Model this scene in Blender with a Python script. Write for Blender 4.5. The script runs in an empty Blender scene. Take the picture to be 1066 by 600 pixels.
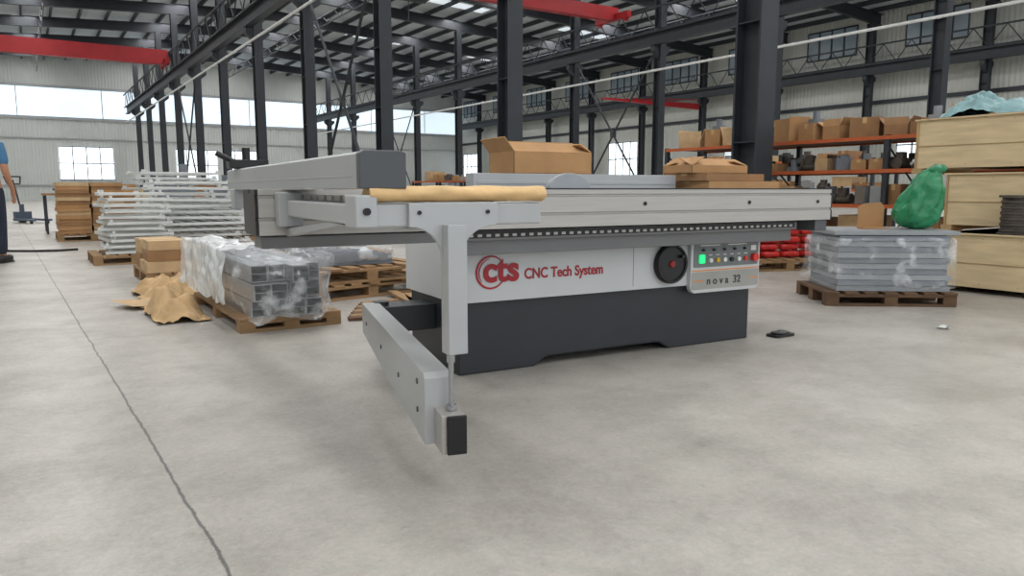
import bpy, math, random
from mathutils import Vector, Matrix, noise
random.seed(7)
S=bpy.context.scene
C=S.collection
S.view_settings.view_transform='Standard'
R=math.radians

# ------------------------------------------------------------------ materials
def lin(c):
    o=[]
    for x in c:
        x=x/255.0
        o.append(x/12.92 if x<=0.04045 else ((x+0.055)/1.055)**2.4)
    return o
def mat(name,c,rough=.6,metal=0.0,var=.10,scale=5,bump=0.0,bscale=60,emis=0,alpha=1.0,stretch=None,c2=None,aspread=.25):
    m=bpy.data.materials.new(name); m.use_nodes=True
    nt=m.node_tree; N=nt.nodes; L=nt.links
    b=N['Principled BSDF']
    tc=N.new('ShaderNodeTexCoord'); mp=N.new('ShaderNodeMapping')
    L.new(tc.outputs['Object'],mp.inputs[0])
    if stretch: mp.inputs['Scale'].default_value=stretch
    n=N.new('ShaderNodeTexNoise'); n.inputs['Scale'].default_value=scale; n.inputs['Detail'].default_value=6
    L.new(mp.outputs[0],n.inputs['Vector'])
    r=N.new('ShaderNodeValToRGB'); L.new(n.outputs['Fac'],r.inputs[0])
    l=lin(c)
    lo=[x*(1-var) for x in l]; hi=[min(1,x*(1+var)) for x in l]
    if c2: hi=lin(c2); lo=l
    r.color_ramp.elements[0].position=.3; r.color_ramp.elements[1].position=.7
    r.color_ramp.elements[0].color=(*lo,1); r.color_ramp.elements[1].color=(*hi,1)
    L.new(r.outputs[0],b.inputs['Base Color'])
    b.inputs['Roughness'].default_value=rough; b.inputs['Metallic'].default_value=metal
    if bump:
        n2=N.new('ShaderNodeTexNoise'); n2.inputs['Scale'].default_value=bscale; n2.inputs['Detail'].default_value=4
        L.new(mp.outputs[0],n2.inputs['Vector'])
        bp=N.new('ShaderNodeBump'); bp.inputs['Strength'].default_value=bump; bp.inputs['Distance'].default_value=.02
        L.new(n2.outputs['Fac'],bp.inputs['Height']); L.new(bp.outputs[0],b.inputs['Normal'])
    if emis:
        L.new(r.outputs[0],b.inputs['Emission Color']); b.inputs['Emission Strength'].default_value=emis
    if alpha<1:
        n3=N.new('ShaderNodeTexNoise'); n3.inputs['Scale'].default_value=7; n3.inputs['Detail'].default_value=5
        L.new(mp.outputs[0],n3.inputs['Vector'])
        mr=N.new('ShaderNodeMapRange'); mr.inputs['From Min'].default_value=.52; mr.inputs['From Max'].default_value=.68
        mr.inputs['To Min'].default_value=alpha; mr.inputs['To Max'].default_value=min(1,alpha+aspread)
        L.new(n3.outputs['Fac'],mr.inputs['Value']); L.new(mr.outputs[0],b.inputs['Alpha'])
    return m

def ribbed(name,c,axis,freq,rough=.6,strength=.5):
    m=mat(name,c,rough,0,.06,.4)
    nt=m.node_tree; N=nt.nodes; L=nt.links; b=N['Principled BSDF']
    tc=N.new('ShaderNodeTexCoord'); w=N.new('ShaderNodeTexWave'); w.bands_direction=axis
    w.inputs['Scale'].default_value=freq
    L.new(tc.outputs['Object'],w.inputs['Vector'])
    bp=N.new('ShaderNodeBump'); bp.inputs['Strength'].default_value=strength; bp.inputs['Distance'].default_value=.05
    L.new(w.outputs['Fac'],bp.inputs['Height']); L.new(bp.outputs[0],b.inputs['Normal'])
    return m

def floor_mat():
    m=bpy.data.materials.new('concrete_floor'); m.use_nodes=True
    nt=m.node_tree; N=nt.nodes; L=nt.links; b=N['Principled BSDF']
    tc=N.new('ShaderNodeTexCoord')
    def nz(s,d=6,ro=.5,dist=0):
        n=N.new('ShaderNodeTexNoise'); n.inputs['Scale'].default_value=s; n.inputs['Detail'].default_value=d
        n.inputs['Roughness'].default_value=ro; n.inputs['Distortion'].default_value=dist
        L.new(tc.outputs['Object'],n.inputs['Vector']); return n.outputs['Fac']
    def ramp(src,p0,c0,p1,c1):
        r=N.new('ShaderNodeValToRGB'); L.new(src,r.inputs[0])
        r.color_ramp.elements[0].position=p0; r.color_ramp.elements[1].position=p1
        r.color_ramp.elements[0].color=(*c0,1); r.color_ramp.elements[1].color=(*c1,1); return r.outputs[0]
    def mix(mode,fac,a,bb):
        x=N.new('ShaderNodeMix'); x.data_type='RGBA'; x.blend_type=mode
        x.inputs['Factor'].default_value=fac
        L.new(a,x.inputs['A']); L.new(bb,x.inputs['B']); return x.outputs['Result']
    base=ramp(nz(.8,9,.68),.30,lin((166,161,154)),.70,lin((190,186,179)))
    st=ramp(nz(2.1,10,.8),.38,(.76,.755,.745),.56,(1,1,1))
    fine=ramp(nz(48,8,.85),.34,(.76,.76,.76),.64,(1.03,1.03,1.03))
    spots=ramp(nz(13,6,.8),.31,(.55,.54,.53),.40,(1,1,1))
    dust=ramp(nz(5.5,8,.8),.54,(1,1,1),.70,(1.13,1.13,1.14))
    c=mix('MULTIPLY',1,base,st); c=mix('MULTIPLY',.85,c,fine); c=mix('MULTIPLY',.55,c,spots); c=mix('MULTIPLY',.8,c,dust)
    sx=N.new('ShaderNodeSeparateXYZ'); L.new(tc.outputs['Object'],sx.inputs[0])
    def ma(op,a,v2=None,s2=None):
        x=N.new('ShaderNodeMath'); x.operation=op
        L.new(a,x.inputs[0])
        if s2 is not None: L.new(s2,x.inputs[1])
        elif v2 is not None: x.inputs[1].default_value=v2
        return x.outputs[0]
    def joint(axis,pos,wd,wob,tilt=0):
        w=ma('MULTIPLY',nz(2.5,7,.7),wob)
        a=ma('ADD',sx.outputs[axis],s2=w)
        if tilt: a=ma('ADD',a,s2=ma('MULTIPLY',sx.outputs['Y'],tilt))
        a=ma('SUBTRACT',a,pos+wob*.5); a=ma('ABSOLUTE',a)
        r=N.new('ShaderNodeMapRange'); L.new(a,r.inputs['Value'])
        r.inputs['From Min'].default_value=wd*.4; r.inputs['From Max'].default_value=wd
        r.inputs['To Min'].default_value=.3; r.inputs['To Max'].default_value=1
        return r.outputs[0]
    j=joint('X',.385,.0065,.045,.024)
    j=ma('MINIMUM',j,s2=joint('X',8.6,.012,.06))
    j=ma('MINIMUM',j,s2=joint('Y',15.2,.012,.06))
    cb=N.new('ShaderNodeCombineColor')
    for k in range(3): L.new(j,cb.inputs[k])
    c=mix('MULTIPLY',1,c,cb.outputs[0])
    L.new(c,b.inputs['Base Color'])
    rr=N.new('ShaderNodeMapRange'); L.new(nz(2.2,8,.7),rr.inputs['Value'])
    rr.inputs['From Min'].default_value=.3; rr.inputs['From Max'].default_value=.7
    rr.inputs['To Min'].default_value=.30; rr.inputs['To Max'].default_value=.52
    L.new(rr.outputs[0],b.inputs['Roughness'])
    bp=N.new('ShaderNodeBump'); bp.inputs['Strength'].default_value=.2; bp.inputs['Distance'].default_value=.01
    L.new(nz(30,6),bp.inputs['Height']); L.new(bp.outputs[0],b.inputs['Normal'])
    return m

M_floor=floor_mat()
M_wall=ribbed('sheet_wall',(198,202,200),'X',1.3)
M_wally=ribbed('sheet_wall_side',(190,192,186),'Y',1.3)
M_roof=ribbed('roof_sheet',(196,204,208),'Y',1.2)
M_steel=mat('dark_steel',(50,54,60),.55,.2,.15,2)
M_steel2=mat('purlin_steel',(54,60,66),.6,.1,.1,2)
M_win=mat('window_glass',(236,246,252),.3,0,.04,.5,emis=1.8)
M_band=mat('fibreglass_band',(206,222,234),.4,0,.08,.3,emis=1.05)
M_sky=mat('skylight_sheet',(222,232,238),.4,0,.05,.5,emis=.75)
M_dim=mat('dim_glass',(110,122,130),.25,0,.25,.6,emis=.15)
M_frame=mat('window_frame',(120,128,135),.5)
M_red=mat('crane_red',(158,28,34),.5,0,.12,2)
M_pipe=mat('pipe_white',(220,222,222),.4)
M_grey=mat('machine_grey_paint',(200,202,203),.38,0,.03,3)
M_gr3=mat('outrigger_grey',(178,180,182),.4,.15,.04,3)
M_grey2=mat('machine_grey_shade',(168,170,172),.42,.1,.04,3)
M_mid=mat('machine_mid_grey',(78,81,85),.42,0,.05,3)
M_dark=mat('machine_charcoal',(42,45,50),.42,0,.08,4)
M_black=mat('black_plastic',(18,18,20),.4,0,.1,5)
M_alu=mat('brushed_aluminium',(178,175,170),.36,.5,.05,4,stretch=(1,30,30))
M_alu_d=mat('aluminium_groove',(124,124,125),.5,.5,.06,4)
M_tan=mat('kraft_wrap',(214,178,126),.6,0,.14,14,bump=.25,bscale=25)
M_card=mat('cardboard',(172,132,90),.85,0,.10,7,bump=.1)
M_card2=mat('cardboard_dark',(146,110,76),.85,0,.12,7,bump=.1)
M_card4=mat('cardboard_pale',(190,160,122),.85,0,.12,7,bump=.1)
M_tape=mat('packing_tape',(196,166,118),.25)
M_ply=mat('plywood',(212,190,152),.7,0,.12,3,stretch=(1,1,7),bump=.08)
M_ply2=mat('plywood_batten',(178,150,108),.75,0,.15,3)
M_wood=mat('pallet_wood',(146,116,82),.8,0,.22,4,stretch=(1,6,3),bump=.2)
M_woodd=mat('old_wood',(96,72,52),.85,0,.25,5,bump=.2)
M_plate=mat('plate_grey',(150,154,158),.4,.3,.1,4)
M_plate2=mat('plate_blue_grey',(116,122,130),.4,.2,.12,4)
M_white=mat('white_powder_coat',(206,208,206),.45,0,.05,5)
M_plastic=mat('stretch_wrap',(238,242,246),.08,0,.02,5,bump=1.0,bscale=8,alpha=.12,aspread=.45)
M_plastic2=mat('milky_plastic',(226,230,232),.15,0,.05,6,bump=.9,bscale=9,alpha=.62,aspread=.3)
M_green=mat('green_bag',(34,128,84),.28,0,.18,7,bump=.7,bscale=16)
M_teal=mat('teal_bag',(132,168,172),.28,0,.2,8,bump=.6,bscale=14)
M_orange=mat('rack_orange',(186,92,48),.5,0,.15,4)
M_redp=mat('red_packet',(190,44,42),.3,0,.2,14,bump=.5,bscale=14)
M_logo=mat('logo_red',(164,22,36),.4)
M_hub=mat('hub_dark_red',(140,26,32),.4)
M_lora=mat('line_orange',(222,140,40),.4)
M_txtg=mat('text_grey',(60,60,64),.5)
M_gl=mat('button_green',(30,220,130),.3,emis=.9)
M_rl=mat('button_red',(214,50,36),.3)
M_wl=mat('button_white',(226,226,222),.35)
M_yl=mat('button_yellow',(216,176,50),.35)
M_blue=mat('shirt_blue',(66,112,150),.8,0,.12,14,bump=.2)
M_jean=mat('trousers_dark',(34,40,56),.9,0,.15,14)
M_skin=mat('skin',(176,126,98),.55,0,.05,14)
M_hair=mat('hair_black',(20,17,16),.6)
M_shoe=mat('shoe_dark',(34,32,34),.6)
M_rust=mat('cast_iron',(92,84,78),.7,.3,.3,9,bump=.3)
M_steelb=mat('bright_steel',(170,172,176),.25,.8,.05,6)
M_cream=mat('paper_brown',(190,158,116),.8,0,.2,8,bump=.6,bscale=12)
M_yel=mat('bin_blue',(48,82,130),.5)
M_jack=mat('jack_blue_grey',(70,82,98),.5)
M_cpl=mat('control_plate_grey',(112,118,118),.4)
M_band2=mat('panel_lower_band',(158,157,152),.4)

# ------------------------------------------------------------------ mesh builder
class MB:
    def __init__(s): s.v=[];s.f=[];s.m=[];s.s=[]
    def add(s,vs,fs,mi=0,sm=False,T=None):
        o=len(s.v)
        for p in vs:
            p=Vector(p)
            s.v.append(tuple(T@p) if T else tuple(p))
        for f in fs:
            s.f.append([i+o for i in f]); s.m.append(mi); s.s.append(sm)
        return s
    def box(s,x0,x1,y0,y1,z0,z1,mi=0,T=None):
        vs=[(x0,y0,z0),(x1,y0,z0),(x1,y1,z0),(x0,y1,z0),(x0,y0,z1),(x1,y0,z1),(x1,y1,z1),(x0,y1,z1)]
        fs=[(3,2,1,0),(4,5,6,7),(0,1,5,4),(1,2,6,5),(2,3,7,6),(3,0,4,7)]
        return s.add(vs,fs,mi,False,T)
    def cyl(s,p0,p1,r0,r1=None,n=20,mi=0,cap=True,T=None):
        p0=Vector(p0);p1=Vector(p1); r1=r0 if r1 is None else r1
        d=(p1-p0).normalized(); q=d.to_track_quat('Z','Y').to_matrix()
        vs=[];
        for k,(p,r) in enumerate(((p0,r0),(p1,r1))):
            for i in range(n):
                a=2*math.pi*i/n
                vs.append(p+q@Vector((math.cos(a)*r,math.sin(a)*r,0)))
        s.add(vs,[(i,(i+1)%n,n+(i+1)%n,n+i) for i in range(n)],mi,True,T)
        if cap: s.add(vs,[tuple(range(n-1,-1,-1)),tuple(range(n,2*n))],mi,False,T)
        return s
    def prism(s,pts,axis,lo,hi,mi=0,T=None):
        def P(a,b,c):
            return {'y':(a,c,b),'x':(c,a,b),'z':(a,b,c)}[axis]
        n=len(pts)
        vs=[P(a,b,lo) for a,b in pts]+[P(a,b,hi) for a,b in pts]
        area=sum(pts[i][0]*pts[(i+1)%n][1]-pts[(i+1)%n][0]*pts[i][1] for i in range(n))
        fl=(area>0)
        if axis=='y': fl=not fl
        fs=[tuple(range(n-1,-1,-1)),tuple(range(n,2*n))]+[(i,(i+1)%n,n+(i+1)%n,n+i) for i in range(n)]
        if not fl: fs=[tuple(reversed(f)) for f in fs]
        return s.add(vs,fs,mi,False,T)
    def blob(s,c,r,e=1.0,amp=0,fr=4,n=32,m=20,mi=0,seed=0,shape=None,T=None):
        vs=[]
        def sg(x,e): return math.copysign(abs(x)**e,x)
        for j in range(m+1):
            ph=-math.pi/2+math.pi*j/m
            for i in range(n):
                th=2*math.pi*i/n
                x=sg(math.cos(ph),e)*sg(math.cos(th),e); y=sg(math.cos(ph),e)*sg(math.sin(th),e); z=sg(math.sin(ph),e)
                p=Vector((x*r[0],y*r[1],z*r[2]))
                if shape: p=shape(p,x,y,z)
                if amp:
                    d=noise.noise(p*fr+Vector((seed,seed*.7,0)))+.5*noise.noise(p*fr*2.6+Vector((seed,0,3)))
                    p=p+Vector((x,y,z)).normalized()*d*amp if (x or y or z) else p
                vs.append(p+Vector(c))
        fs=[]
        for j in range(m):
            for i in range(n):
                fs.append((j*n+i,j*n+(i+1)%n,(j+1)*n+(i+1)%n,(j+1)*n+i))
        return s.add(vs,fs,mi,True,T)
    def sheet(s,fn,nu,nv,mi=0,sm=True,T=None):
        vs=[fn(i/nu,j/nv) for j in range(nv+1) for i in range(nu+1)]
        fs=[(j*(nu+1)+i,j*(nu+1)+i+1,(j+1)*(nu+1)+i+1,(j+1)*(nu+1)+i) for j in range(nv) for i in range(nu)]
        return s.add(vs,fs,mi,sm,T)
    def tube(s,pts,r,n=8,mi=0,T=None):
        for a,b in zip(pts[:-1],pts[1:]): s.cyl(a,b,r,n=n,mi=mi,T=T)
        return s

def link(ob,parent=None):
    C.objects.link(ob)
    if parent: ob.parent=parent
    return ob
def mk(name,mb,mats,parent=None,loc=(0,0,0),rz=0,bevel=0,rot=None):
    me=bpy.data.meshes.new(name)
    me.from_pydata(mb.v,[],mb.f)
    if not isinstance(mats,(list,tuple)): mats=[mats]
    for m in mats: me.materials.append(m)
    for p,mi,sm in zip(me.polygons,mb.m,mb.s): p.material_index=mi; p.use_smooth=sm
    me.update()
    ob=bpy.data.objects.new(name,me)
    ob.location=loc; ob.rotation_euler=rot if rot else (0,0,rz)
    link(ob,parent)
    if bevel:
        b=ob.modifiers.new('bevel','BEVEL'); b.width=bevel; b.segments=2; b.limit_method='ANGLE'; b.angle_limit=R(40)
    return ob
def tag(ob,label,cat,group=None):
    ob['label']=label; ob['category']=cat
    if group: ob['group']=group
    return ob
def empty(name,loc,rz=0):
    e=bpy.data.objects.new(name,None); e.empty_display_size=.1
    e.location=loc; e.rotation_euler=(0,0,rz); C.objects.link(e); return e
def dup(ob,loc=None,rz=None,rot=None):
    o=ob.copy(); C.objects.link(o)
    for c in ob.children:
        k=c.copy(); k.parent=o; C.objects.link(k)
    if loc is not None: o.location=loc
    if rz is not None: o.rotation_euler=(0,0,rz)
    if rot is not None: o.rotation_euler=rot
    return o
def struct(ob): ob['kind']='structure'; return ob
def text(name,s,size,parent,loc,mt,ext=.0015,shear=0,bold=0,sx=1):
    cu=bpy.data.curves.new(name,'FONT'); cu.body=s; cu.size=size; cu.extrude=ext; cu.shear=shear; cu.offset=bold
    cu.resolution_u=8
    t=bpy.data.objects.new('tmp',cu); C.objects.link(t)
    dg=bpy.context.evaluated_depsgraph_get()
    me=bpy.data.meshes.new_from_object(t.evaluated_get(dg)); bpy.data.objects.remove(t)
    me.materials.clear(); me.materials.append(mt)
    ob=bpy.data.objects.new(name,me); ob.location=loc; ob.rotation_euler=(R(90),0,0); ob.scale=(sx,1,1)
    link(ob,parent); return ob

# ------------------------------------------------------------------ setting
XL,XR,YN,YF=-12.0,40.2,-14.0,72.0
RX,RZ,EZ=14.0,12.2,10.7
def zr(x): return EZ+(RZ-EZ)*(1-abs(x-RX)/26.1)
struct(mk('floor',MB().box(XL,XR,YN,YF,-.2,0),M_floor))
struct(mk('wall_back',MB().box(XL,XR,YF,YF+.2,0,12.4),M_wall))
struct(mk('wall_left',MB().box(XL-.2,XL,YN,YF,0,10.8),M_wally))
struct(mk('wall_right',MB().box(XR,XR+.2,YN,YF,0,10.8),M_wally))
mb=MB()
for a,b in ((XL,RX),(RX,XR)):
    za,zb=zr(a),zr(b)
    mb.prism([(a,za),(b,zb),(b,zb+.08),(a,za+.08)],'y',YN,YF,0)
x=XL+.6
while x<XR:
    z=zr(x); mb.box(x-.05,x+.05,YN,YF,z-.26,z-.01,1); x+=1.5
struct(mk('ceiling',mb,[M_roof,M_steel2]))
wn=1
for yy in (26.2,38.2,50.2,62.2):
    for a in (-8,1.5,9.2,20,30):
        mbs=MB().prism([(a,zr(a)-.03),(a+4.2,zr(a+4.2)-.03),(a+4.2,zr(a+4.2)-.005),(a,zr(a)-.005)],'y',yy+1.2,yy+2.2)
        struct(mk('window_%d'%wn,mbs,M_sky)); wn+=1
tn=1
for z,h in ((1.2,.10),(6.55,.14),(9.15,.14),(5.0,.08)):
    struct(mk('trim_%d'%tn,MB().box(XL,XR,YF-.12,YF,z,z+h),M_grey2)); tn+=1
struct(mk('trim_%d'%tn,MB().box(XR-.15,XR,YN,YF,5.6,5.8),M_steel)); tn+=1
def window(along,c0,c1,z0,z1,pos,nx,nz,glass,fr=None,t=.04):
    global wn
    mb=MB()
    def bx(a0,a1,b0,b1,d0,d1,mi):
        if along=='x': mb.box(a0,a1,pos-d1,pos-d0,b0,b1,mi)
        else: mb.box(pos-d1,pos-d0,a0,a1,b0,b1,mi)
    bx(c0,c1,z0,z1,0,.05,0)
    for i in range(nx+1):
        a=c0+(c1-c0)*i/nx; bx(max(c0,a-t),min(c1,a+t),z0,z1,.05,.1,1)
    for i in range(nz+1):
        b=z0+(z1-z0)*i/nz; bx(c0,c1,b-t,b+t,.05,.1,1)
    o=struct(mk('window_%d'%wn,mb,[glass,fr or M_frame])); wn+=1
    return o
k=-12.0
while k<39:
    window('x',k,min(k+6.0,XR-.1),6.75,9.1,YF,1,1,M_band,M_grey2,.03); k+=6.0
for c in (4.6,17.5,28.5): window('x',c-2.0,c+2.0,1.7,4.4,YF,4,2,M_win)
window('x',11.5,15.0,1.7,4.4,YF,4,2,M_win)
for i in range(11):
    y=6.3+6*i
    window('y',y+1.3,y+4.5,8.5,10.1,XR,4,1,M_dim,M_steel)
for i in range(11):
    y=6.3+6*i
    if i%2==0: window('y',y+1.2,y+4.6,2.0,4.6,XR,4,2,M_win)

# columns
def hcol(w,d,t=.03):
    return [(-w,-d),(w,-d),(w,-d+t),(t*.6,-d+t),(t*.6,d-t),(w,d-t),(w,d),(-w,d),(-w,d-t),(-t*.6,d-t),(-t*.6,-d+t),(-w,-d+t)]
def column_mesh(h,w,d):
    mb=MB(); mb.prism(hcol(w,d),'z',.02,h)
    mb.box(-w-.06,w+.06,-d-.06,d+.06,0,.03)
    for z in (1.5,3,4.5,6): mb.box(-w+.01,w-.01,-d+.03,d-.03,z,z+.015)
    for s in (-1,1):
        mb.prism([(s*.05,6.5),(s*.45,6.85),(s*.45,7.06),(s*.05,7.06)],'y',-.12,.12)
    return mb
for X,(a,b) in {8.0:(0,11),23.6:(1,11),39.4:(1,11)}.items():
    me=None
    for i in range(a,b):
        y=6.3+6*i+(.20 if (X==8.0 and i==0) else 0)
        if me is None:
            o=mk('steel_column',column_mesh(zr(X)-.85,.165,.2),M_steel,loc=(X,y,0)); me=o
        else:
            o=me.copy(); C.objects.link(o); o.location=(X,y,0)
        tag(o,'dark grey painted steel H-section column on the concrete floor','steel column','hall columns')
mbr=MB(); L0,L1=0.0,70.0
for z0,z1,w in ((7.08,7.12,.15),(7.6,7.64,.15),(7.12,7.6,.02)): mbr.box(-w,w,L0,L1,z0,z1)
mbr.box(-.04,.04,L0,L1,7.64,7.74)
mbr.box(-.23,-.16,L0,L1,8.55,8.63)
mbr.box(-.23,-.16,L0,L1,7.56,7.62)
y=L0
while y<L1-1:
    mbr.tube([(-.195,y,7.6),(-.195,y+.75,8.58),(-.195,y+1.5,7.6)],.025,n=5); y+=1.5
rw=mk('crane_runway_beam',mbr,M_steel,loc=(7.64,0,0))
tag(rw,'dark steel crane runway girder with lattice bracing on the columns','girder','crane runways')
for X in (23.24,39.04): dup(rw,(X,0,0))
for i in range(0,11):
    y=6.3+6*i
    if i==0:
        mb=MB()
        for a,b in ((XL,RX),(RX,XR-.01)):
            za,zb=zr(a)-.27,zr(b)-.27
            mb.prism([(a,za-.03),(b,zb-.03),(b,zb),(a,za)],'y',-.12,.12)
            mb.prism([(a,za-.55),(b,zb-.55),(b,zb-.03),(a,za-.03)],'y',-.012,.012)
            mb.prism([(a,za-.58),(b,zb-.58),(b,zb-.55),(a,za-.55)],'y',-.12,.12)
        rf=mk('roof_rafter',mb,M_steel,loc=(0,y,0)); o=rf
    else: o=dup(rf,(0,y,0))
    tag(o,'dark steel roof rafter spanning the hall under the roof sheets','rafter','roof rafters')
for X in (1.5,15.8,31.5):
    mb=MB(); z=zr(X)-1.45
    mb.box(-.03,.03,6,70,z,z+.06); mb.box(-.03,.03,6,70,z+.55,z+.61)
    y=6
    while y<69: mb.tube([(0,y,z+.03),(0,y+1,z+.58),(0,y+2,z+.03)],.018,n=5); y+=2
    tag(mk('lattice_girder',mb,M_steel,loc=(X,0,0)),'slender dark lattice girder hung under the roof rafters','girder','roof lattice girders')
def brace(X,y0,y1,z0,z1):
    mb=MB()
    mb.tube([(X,y0,z0),(X,y1,z1)],.045,n=8); mb.tube([(X,y1,z0),(X,y0,z1)],.045,n=8)
    mb.box(X-.02,X+.02,(y0+y1)/2-.2,(y0+y1)/2+.2,(z0+z1)/2-.15,(z0+z1)/2+.15)
    return tag(mk('cross_brace',mb,M_steel),'dark steel X-shaped bracing between two columns','brace','cross braces')
for X_,y_ in ((8.0,18.3),(8.0,42.3),(23.6,24.3),(23.6,48.3)): brace(X_,y_+.3,y_+5.7,.05,6.9)
def pipe(X,z,y0,y1,r=.05):
    mb=MB().cyl((X,y0,z),(X,y1,z),r,n=8)
    y=y0+.3
    while y<y1: mb.box(X-.02,X+.22,y-.02,y+.02,z-.02,z+.02); y+=6
    return tag(mk('conduit_pipe',mb,M_pipe),'thin white conduit pipe running along the columns','pipe')
pipe(7.56,6.45,6,70,.045); pipe(23.18,6.0,6,70,.05)
def crane(x0,x1,y,z,h):
    e=empty('bridge_crane',(x0,y,z)); L=x1-x0
    mb=MB().prism([(0,.05),(.9,-.02),(L-.9,-.02),(L,.05),(L,h),(0,h)],'y',-.2,.2)
    mk('girder',mb,M_red,e)
    for xx in (.15,L-.15):
        mk('end_truck',MB().box(xx-.12,xx+.12,-1.1,1.1,-.02,.26).cyl((xx-.06,-.9,-.02),(xx+.06,-.9,-.02),.13).cyl((xx-.06,.9,-.02),(xx+.06,.9,-.02),.13),M_red,e)
    mk('hoist',MB().box(L*.3-.4,L*.3+.4,-.3,.3,-.35,-.02).cyl((L*.3-.45,0,-.3),(L*.3+.7,0,-.3),.18).cyl((L*.3,0,-.4),(L*.3,0,-1.2),.02,n=6),M_steel,e)
    return tag(e,'red overhead travelling bridge crane with hoist','overhead crane')
crane(-11.8,7.41,47.3,7.95,.8); crane(8.3,23.01,26.6,8.45,.55)
e=mk('jib_crane',MB().prism([(0,0),(8.5,.15),(8.5,-.25),(0,-.1)],'y',-.1,.1).tube([(8.4,0,.4),(2,0,.05)],.03),M_red,loc=(30.44,36.3,6.55))
tag(e,'red wall-mounted jib crane arm fixed to a column','crane')

# ------------------------------------------------------------------ panel saw
PS=empty('sliding_table_saw',(1.702,3.069,0),R(-4.2))
tag(PS,'light grey sliding table panel saw with charcoal base and crosscut outrigger','saw machine')
P=PS
mk('base',MB().prism([(0,0),(.42,0),(.50,.045),(1.24,.045),(1.32,0),(1.935,0),(1.935,.36),(0,.36)],'y',0,.62),M_dark,P,bevel=.008)
mb=MB().box(-.02,1.96,-.035,.64,.36,.66)
mb.box(1.02,1.023,-.0365,-.034,.38,.64,1)
body=mk('cabinet',mb,[M_grey,M_mid],P)
body.modifiers.new('bevel','BEVEL').width=.012
mk('upper_housing',MB().box(.05,1.9,.0,.6,.66,.83),M_dark,P,bevel=.005)
mk('saw_table',MB().box(.02,2.05,-.01,.78,.855,.9).box(.05,2.0,.0,.76,.83,.855),M_plate,P,bevel=.004)
mk('extension_table',MB().box(2.06,2.60,.10,.78,.875,.9).box(2.06,2.60,.10,.13,.82,.875).box(2.06,2.60,.75,.78,.82,.875).box(2.57,2.60,.13,.75,.82,.875).prism([(2.05,.60),(2.1,.60),(2.55,.82),(2.05,.82)],'y',.4,.43),M_plate,P,bevel=.003)
mb=MB().box(-.93,2.10,-.19,-.04,.668,.715)
mb.box(-.10,2.10,-.15,-.05,.60,.668)
mk('guide_beam',mb,M_alu_d,P,bevel=.003)
mb=MB().box(-.1,2.08,-.1915,-.19,.68,.712,0)
x=-.08
while x<2.06: mb.box(x,x+.022,-.193,-.1915,.686,.698,1); x+=.045
mk('slot_strip',mb,[M_black,M_alu],P)
prof=[(-.27,.725),(-.27,.78),(-.262,.784),(-.262,.79),(-.27,.794),(-.27,.865),(-.262,.869),(-.262,.875),(-.27,.879),(-.27,.9),(-.17,.9),(-.17,.885),(-.15,.885),(-.15,.9),(-.02,.9),(-.02,.74),(-.06,.725)]
mk('sliding_table',MB().prism(prof,'x',-.95,2.285,0),M_alu,P)
mk('table_edge_strip',MB().box(-.2,2.285,-.272,-.2,.9,.906),M_black,P)
mk('end_cap',MB().prism(prof,'x',2.285,2.297),M_black,P)
mk('end_cap',MB().prism(prof,'x',-.962,-.95),M_black,P)
for bx_ in (.9,1.62,2.17): mk('bolt',MB().cyl((bx_,-.274,.83),(bx_,-.27,.83),.010),M_black,P)
mk('slide_end_bracket',MB().box(2.17,2.27,-.26,-.05,.66,.725),M_mid,P,bevel=.004)
# handwheel
hw=bpy.data.objects.new('handwheel',None); link(hw,P); hw.location=(1.265,-.04,.492)
mb=MB()
mb.cyl((0,-.012,0),(0,0,0),.108,n=48); mb.cyl((0,-.026,0),(0,-.012,0),.098,.108,n=48)
mk('wheel_disc',mb,M_black,hw)
mb=MB(); n=48
for i in range(n):
    a=2*math.pi*i/n; b=2*math.pi*(i+1)/n
    mb.cyl((math.cos(a)*.1,-.028,math.sin(a)*.1),(math.cos(b)*.1,-.028,math.sin(b)*.1),.009,n=8,cap=False)
mk('wheel_rim',mb,M_black,hw)
mk('hub_cap',MB().cyl((0,-.036,0),(0,-.026,0),.017,.02,n=24),M_hub,hw)
mk('crank_knob',MB().cyl((.06,-.05,.04),(.06,-.026,.04),.010,n=16),M_black,hw)
# control panel
def rrect(x0,x1,z0,z1,r,n=6):
    pts=[]
    for cx,cz,a0 in ((x1-r,z1-r,0),(x0+r,z1-r,90),(x0+r,z0+r,180),(x1-r,z0+r,270)):
        for i in range(n+1):
            a=R(a0+90*i/n); pts.append((cx+r*math.cos(a),cz+r*math.sin(a)))
    return pts
cp=mk('control_panel',MB().prism(rrect(1.405,1.945,.315,.64,.04),'y',-.062,-.03),M_grey,P,bevel=.004)
mk('control_plate',MB().prism(rrect(1.425,1.925,.462,.60,.010),'y',-.066,-.062),M_cpl,cp)
mk('name_band',MB().prism(rrect(1.412,1.938,.335,.436,.012),'y',-.0632,-.062),M_band2,cp)
for x,m_ in ((1.545,M_wl),(1.60,M_yl),(1.655,M_wl),(1.71,M_black),(1.765,M_wl),(1.82,M_rl)):
    mk('push_button',MB().cyl((x,-.077,.50),(x,-.066,.50),.013,n=20),m_,cp)
mk('start_button',MB().prism(rrect(1.46,1.50,.485,.535,.006),'y',-.075,-.066),M_gl,cp)
mk('stop_button',MB().cyl((1.885,-.092,.505),(1.885,-.066,.505),.023,n=20),M_rl,cp)
for x in (1.49,1.57,1.65,1.73,1.81): mk('selector_knob',MB().cyl((x,-.077,.560),(x,-.066,.560),.008,n=14),M_black,cp)
mb=MB()
for i,x in enumerate((1.535,1.59,1.645,1.70,1.755,1.81)): mb.box(x,x+.025,-.0675,-.066,.528,.532)
mb.box(1.865,1.905,-.0675,-.066,.545,.575); mb.box(1.47,1.62,-.0675,-.066,.583,.588); mb.box(1.68,1.83,-.0675,-.066,.583,.588)
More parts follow.
